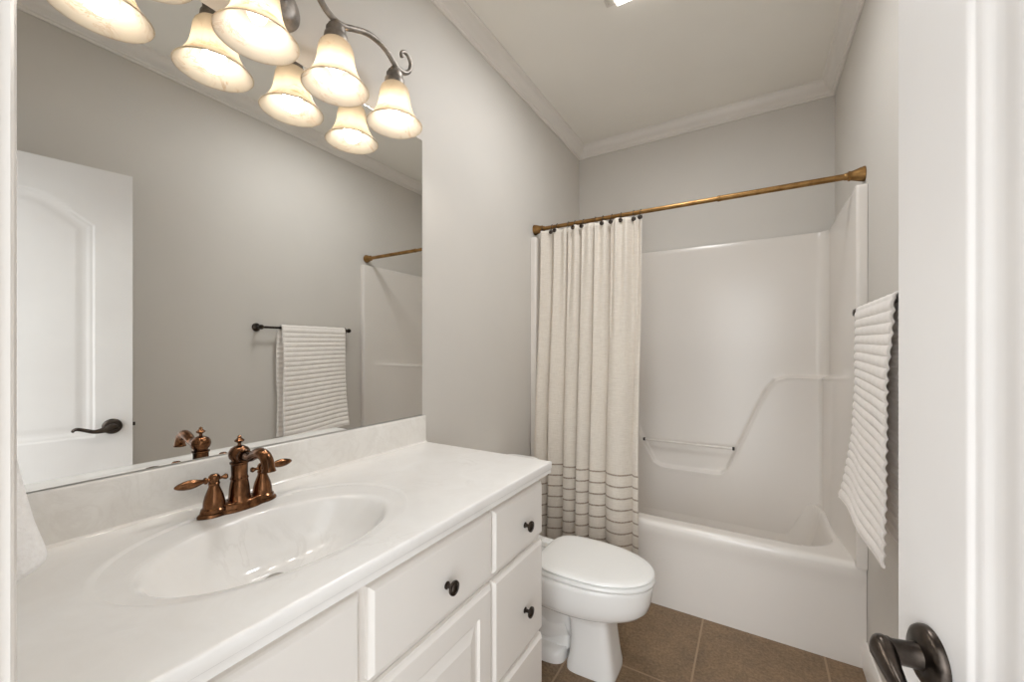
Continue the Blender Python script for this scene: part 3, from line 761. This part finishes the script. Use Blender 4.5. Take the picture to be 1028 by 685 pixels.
for s in (-1, 1):
    bm = NB(); lathe(bm, [(0.0135, 0), (0.0135, 0.008), (0.010, 0.015), (0.0005, 0.018)], (0.285-0.40, s*0.102, 0.038), (0, 0, 1), 20); obj('bolt_cap', bm, 'seat', to)
# seat, lid
bm = NB(); rings(bm, [egg(0.335, 0.796, 0.164, 0.3875, 3.6, 2.1, 0.40), egg(0.33, 0.803, 0.169, 0.390, 3.6, 2.1, 0.40), egg(0.33, 0.805, 0.171, 0.397, 3.6, 2.1, 0.40), egg(0.332, 0.803, 0.169, 0.404, 3.6, 2.1, 0.40), egg(0.34, 0.795, 0.162, 0.4075, 3.6, 2.1, 0.40)], True, True, True)
obj('seat', bm, 'seat', to, angle=60)
bm = NB(); rings(bm, [egg(0.360, 0.790, 0.158, 0.4100, 3.6, 2.1, 0.40), egg(0.347, 0.800, 0.168, 0.4135, 3.6, 2.1, 0.40), egg(0.345, 0.803, 0.171, 0.4170, 3.6, 2.1, 0.40), egg(0.347, 0.801, 0.168, 0.4225, 3.6, 2.1, 0.40), egg(0.352, 0.794, 0.162, 0.4255, 3.6, 2.1, 0.40), egg(0.375, 0.765, 0.138, 0.4275, 3.6, 2.1, 0.40), egg(0.42, 0.69, 0.085, 0.429, 3.6, 2.1, 0.40), egg(0.48, 0.58, 0.03, 0.4295, 3.6, 2.1, 0.40)], True, True, True)
obj('lid', bm, 'seat', to, angle=60)
for s in (-1, 1):
    bm = box(NB(), (0.290-0.4, s*0.075-0.022, 0.3855), (0.345-0.4, s*0.075+0.022, 0.414), 0.007, 3); obj('seat_hinge', bm, 'seat', to)
# tank
bm = NB(); rings(bm, [boxy(0.035, 0.205, 0.175, 0.170, 0.381), boxy(0.028, 0.212, 0.188, 0.182, 0.40), boxy(0.022, 0.222, 0.205, 0.200, 0.70), boxy(0.022, 0.222, 0.205, 0.200, 0.712)], True, True, True)
obj('tank', bm, 'porcelain', to, angle=60)
bm = NB(); rings(bm, [boxy(0.014, 0.230, 0.212, 0.208, 0.7125), boxy(0.010, 0.236, 0.218, 0.214, 0.716), boxy(0.010, 0.236, 0.218, 0.214, 0.735), boxy(0.016, 0.230, 0.212, 0.208, 0.744), boxy(0.03, 0.215, 0.20, 0.195, 0.747)], True, True, True)
obj('tank_lid', bm, 'porcelain', to, angle=60)
bm = NB(); lathe(bm, [(0.013, 0), (0.013, 0.006), (0.006, 0.008), (0.006, 0.016)], (0.2205-0.4, -0.145, 0.665), (1, 0, 0), 20); tube(bm, [(0.236-0.4, -0.15, 0.665), (0.238-0.4, -0.11, 0.662), (0.238-0.4, -0.075, 0.657)], [0.006, 0.006, 0.008], 12)
obj('flush_handle', bm, 'dark', to)

# ------------------------------------------------------------------ towel bar and ribbed towel on the right wall
BXr, BZr, BY0, BY1 = 1.470, 1.424, 1.328, 1.950
tb = thing('towel_bar', 'dark bronze towel bar on the right wall between door and tub', 'towel bar', (W, (BY0+BY1)/2, BZr))
my = (BY0+BY1)/2
bm = NB(); tube(bm, [(BXr-W, BY0-my, 0), (BXr-W, BY1-my, 0)], 0.0075, 16); obj('bar', bm, 'dark', tb)
for y in (BY0, BY1):
    bm = NB(); lathe(bm, [(0.026, 0.0006), (0.026, 0.004), (0.022, 0.009), (0.012, 0.014), (0.009, 0.02), (0.009, 0.044), (0.012, 0.048), (0.0145, 0.053), (0.0145, 0.066), (0.011, 0.072), (0.0005, 0.074)], (0, y-my, 0), (-1, 0, 0), 28)
    obj('post', bm, 'dark', tb)
TY0, TY1 = 1.450, 1.912
def towel_xz(s, v):
    """s metres along the cloth from the bar's crest: + in front, - behind; v 0 near .. 1 far"""
    rb = 0.0105; q = rb*PI/2
    if abs(s) < q:
        a = s/rb; return BXr-rb*math.sin(a), BZr+rb*math.cos(a), (-math.sin(a), math.cos(a))
    d = abs(s)-q
    if s > 0:
        k = d/0.74
        fl = (0.012+0.050*v**1.2)*max(0, k)**3.0+0.004*math.sin(v*9+k*4)*k+0.013*(1-v)*smooth(k*3)
        return BXr-rb-fl, BZr-d, (-1, 0)
    k = d/0.74
    return BXr+rb+0.010*smooth(k*2), BZr-d, (1, 0)
bm = NB(); S0, S1, NS, NVt = -0.715, 0.745, 520, 44; rows = []
pitch = 0.0315
for a in range(NS+1):
    s = S0+(S1-S0)*a/NS; row = []
    for b in range(NVt+1):
        v = b/NVt
        # hem line: the far front corner is pulled up a little
        ss = s*(1-0.055*smooth(v)*(1 if s > 0 else 0.0)) if abs(s) > 0.05 else s
        x, z, (nx, nz) = towel_xz(ss, v)
        rib = 0.0062*abs(math.cos(PI*s/pitch))**0.8*(0.85+0.15*math.sin(v*40+s*31))
        y = TY0+(TY1-TY0)*v-0.012*smooth(-s/0.06)*(1-v)+0.004*math.sin(s*9)*(1-v)
        row.append((x+nx*rib-W, y-my, z+nz*rib-BZr))
    rows.append(row)
rings(bm, rows, False)
tw = obj('bath_towel', bm, 'towel', angle=180)
tw.location = (W, my, BZr)
so = tw.modifiers.new('cloth_thickness', 'SOLIDIFY'); so.thickness = 0.007; so.offset = -0.3
tag(tw, 'white ribbed bath towel folded over the dark bar on the right wall', 'towel')

# ------------------------------------------------------------------ hand towel on a ring on the doorway wall
RX, RZt = 0.36, 1.36
tr_ = thing('towel_ring', 'dark bronze towel ring beside the doorway above the vanity end', 'towel ring', (RX, YF, RZt))
bm = NB(); lathe(bm, [(0.025, 0.0006), (0.025, 0.004), (0.020, 0.009), (0.009, 0.013), (0.008, 0.026), (0.012, 0.030), (0.012, 0.036), (0.0005, 0.040)], (0, 0, 0), (0, 1, 0), 28); obj('mount', bm, 'dark', tr_)
bm = NB(); tube(bm, [(0.075*math.sin(a), 0.033, -0.075+0.075*math.cos(a)) for a in [2*PI*k/48 for k in range(49)]], 0.0045, 12, cap=False); obj('ring', bm, 'dark', tr_)
bm = NB(); rs = []
secs_t = [(1.222, 0.036, 0.018, 0.028), (1.226, 0.05, 0.026, 0.030), (1.20, 0.062, 0.030, 0.032), (1.165, 0.075, 0.0305, 0.033), (1.13, 0.088, 0.033, 0.036), (1.09, 0.098, 0.037, 0.040), (1.06, 0.106, 0.042, 0.044), (1.05, 0.108, 0.043, 0.045), (1.043, 0.106, 0.041, 0.045), (1.040, 0.098, 0.034, 0.045)]
nt = 96
for z, hx, hy, yc in secs_t:
    r = []
    for i in range(nt):
        t = 2*PI*i/nt
        cx_ = math.copysign(abs(math.cos(t))**0.7, math.cos(t))*hx; cy_ = math.copysign(abs(math.sin(t))**0.7, math.sin(t))*hy
        k = 1+0.05*math.sin(4*t+z*20)*(1.24-z)*4
        zoff = -0.010*(cx_/hx)*0+0.006*math.sin(3*t)*(1.2-z)*4
        r.append((RX+cx_*k, max(YF+0.004, YF+yc*0.95+0.95*cy_*(1+0.12*math.sin(3*t+1)*(1.24-z)*4)), z+zoff))
    rs.append(r)
rings(bm, rs, True, True, True)
bmesh.ops.translate(bm, vec=(-RX, -YF, -1.2), verts=bm.verts[:])
ht = obj('hand_towel', bm, 'hand_towel', angle=180); ht.location = (RX, YF, 1.2)
tag(ht, 'white terry hand towel hanging over the left end of the vanity', 'towel')
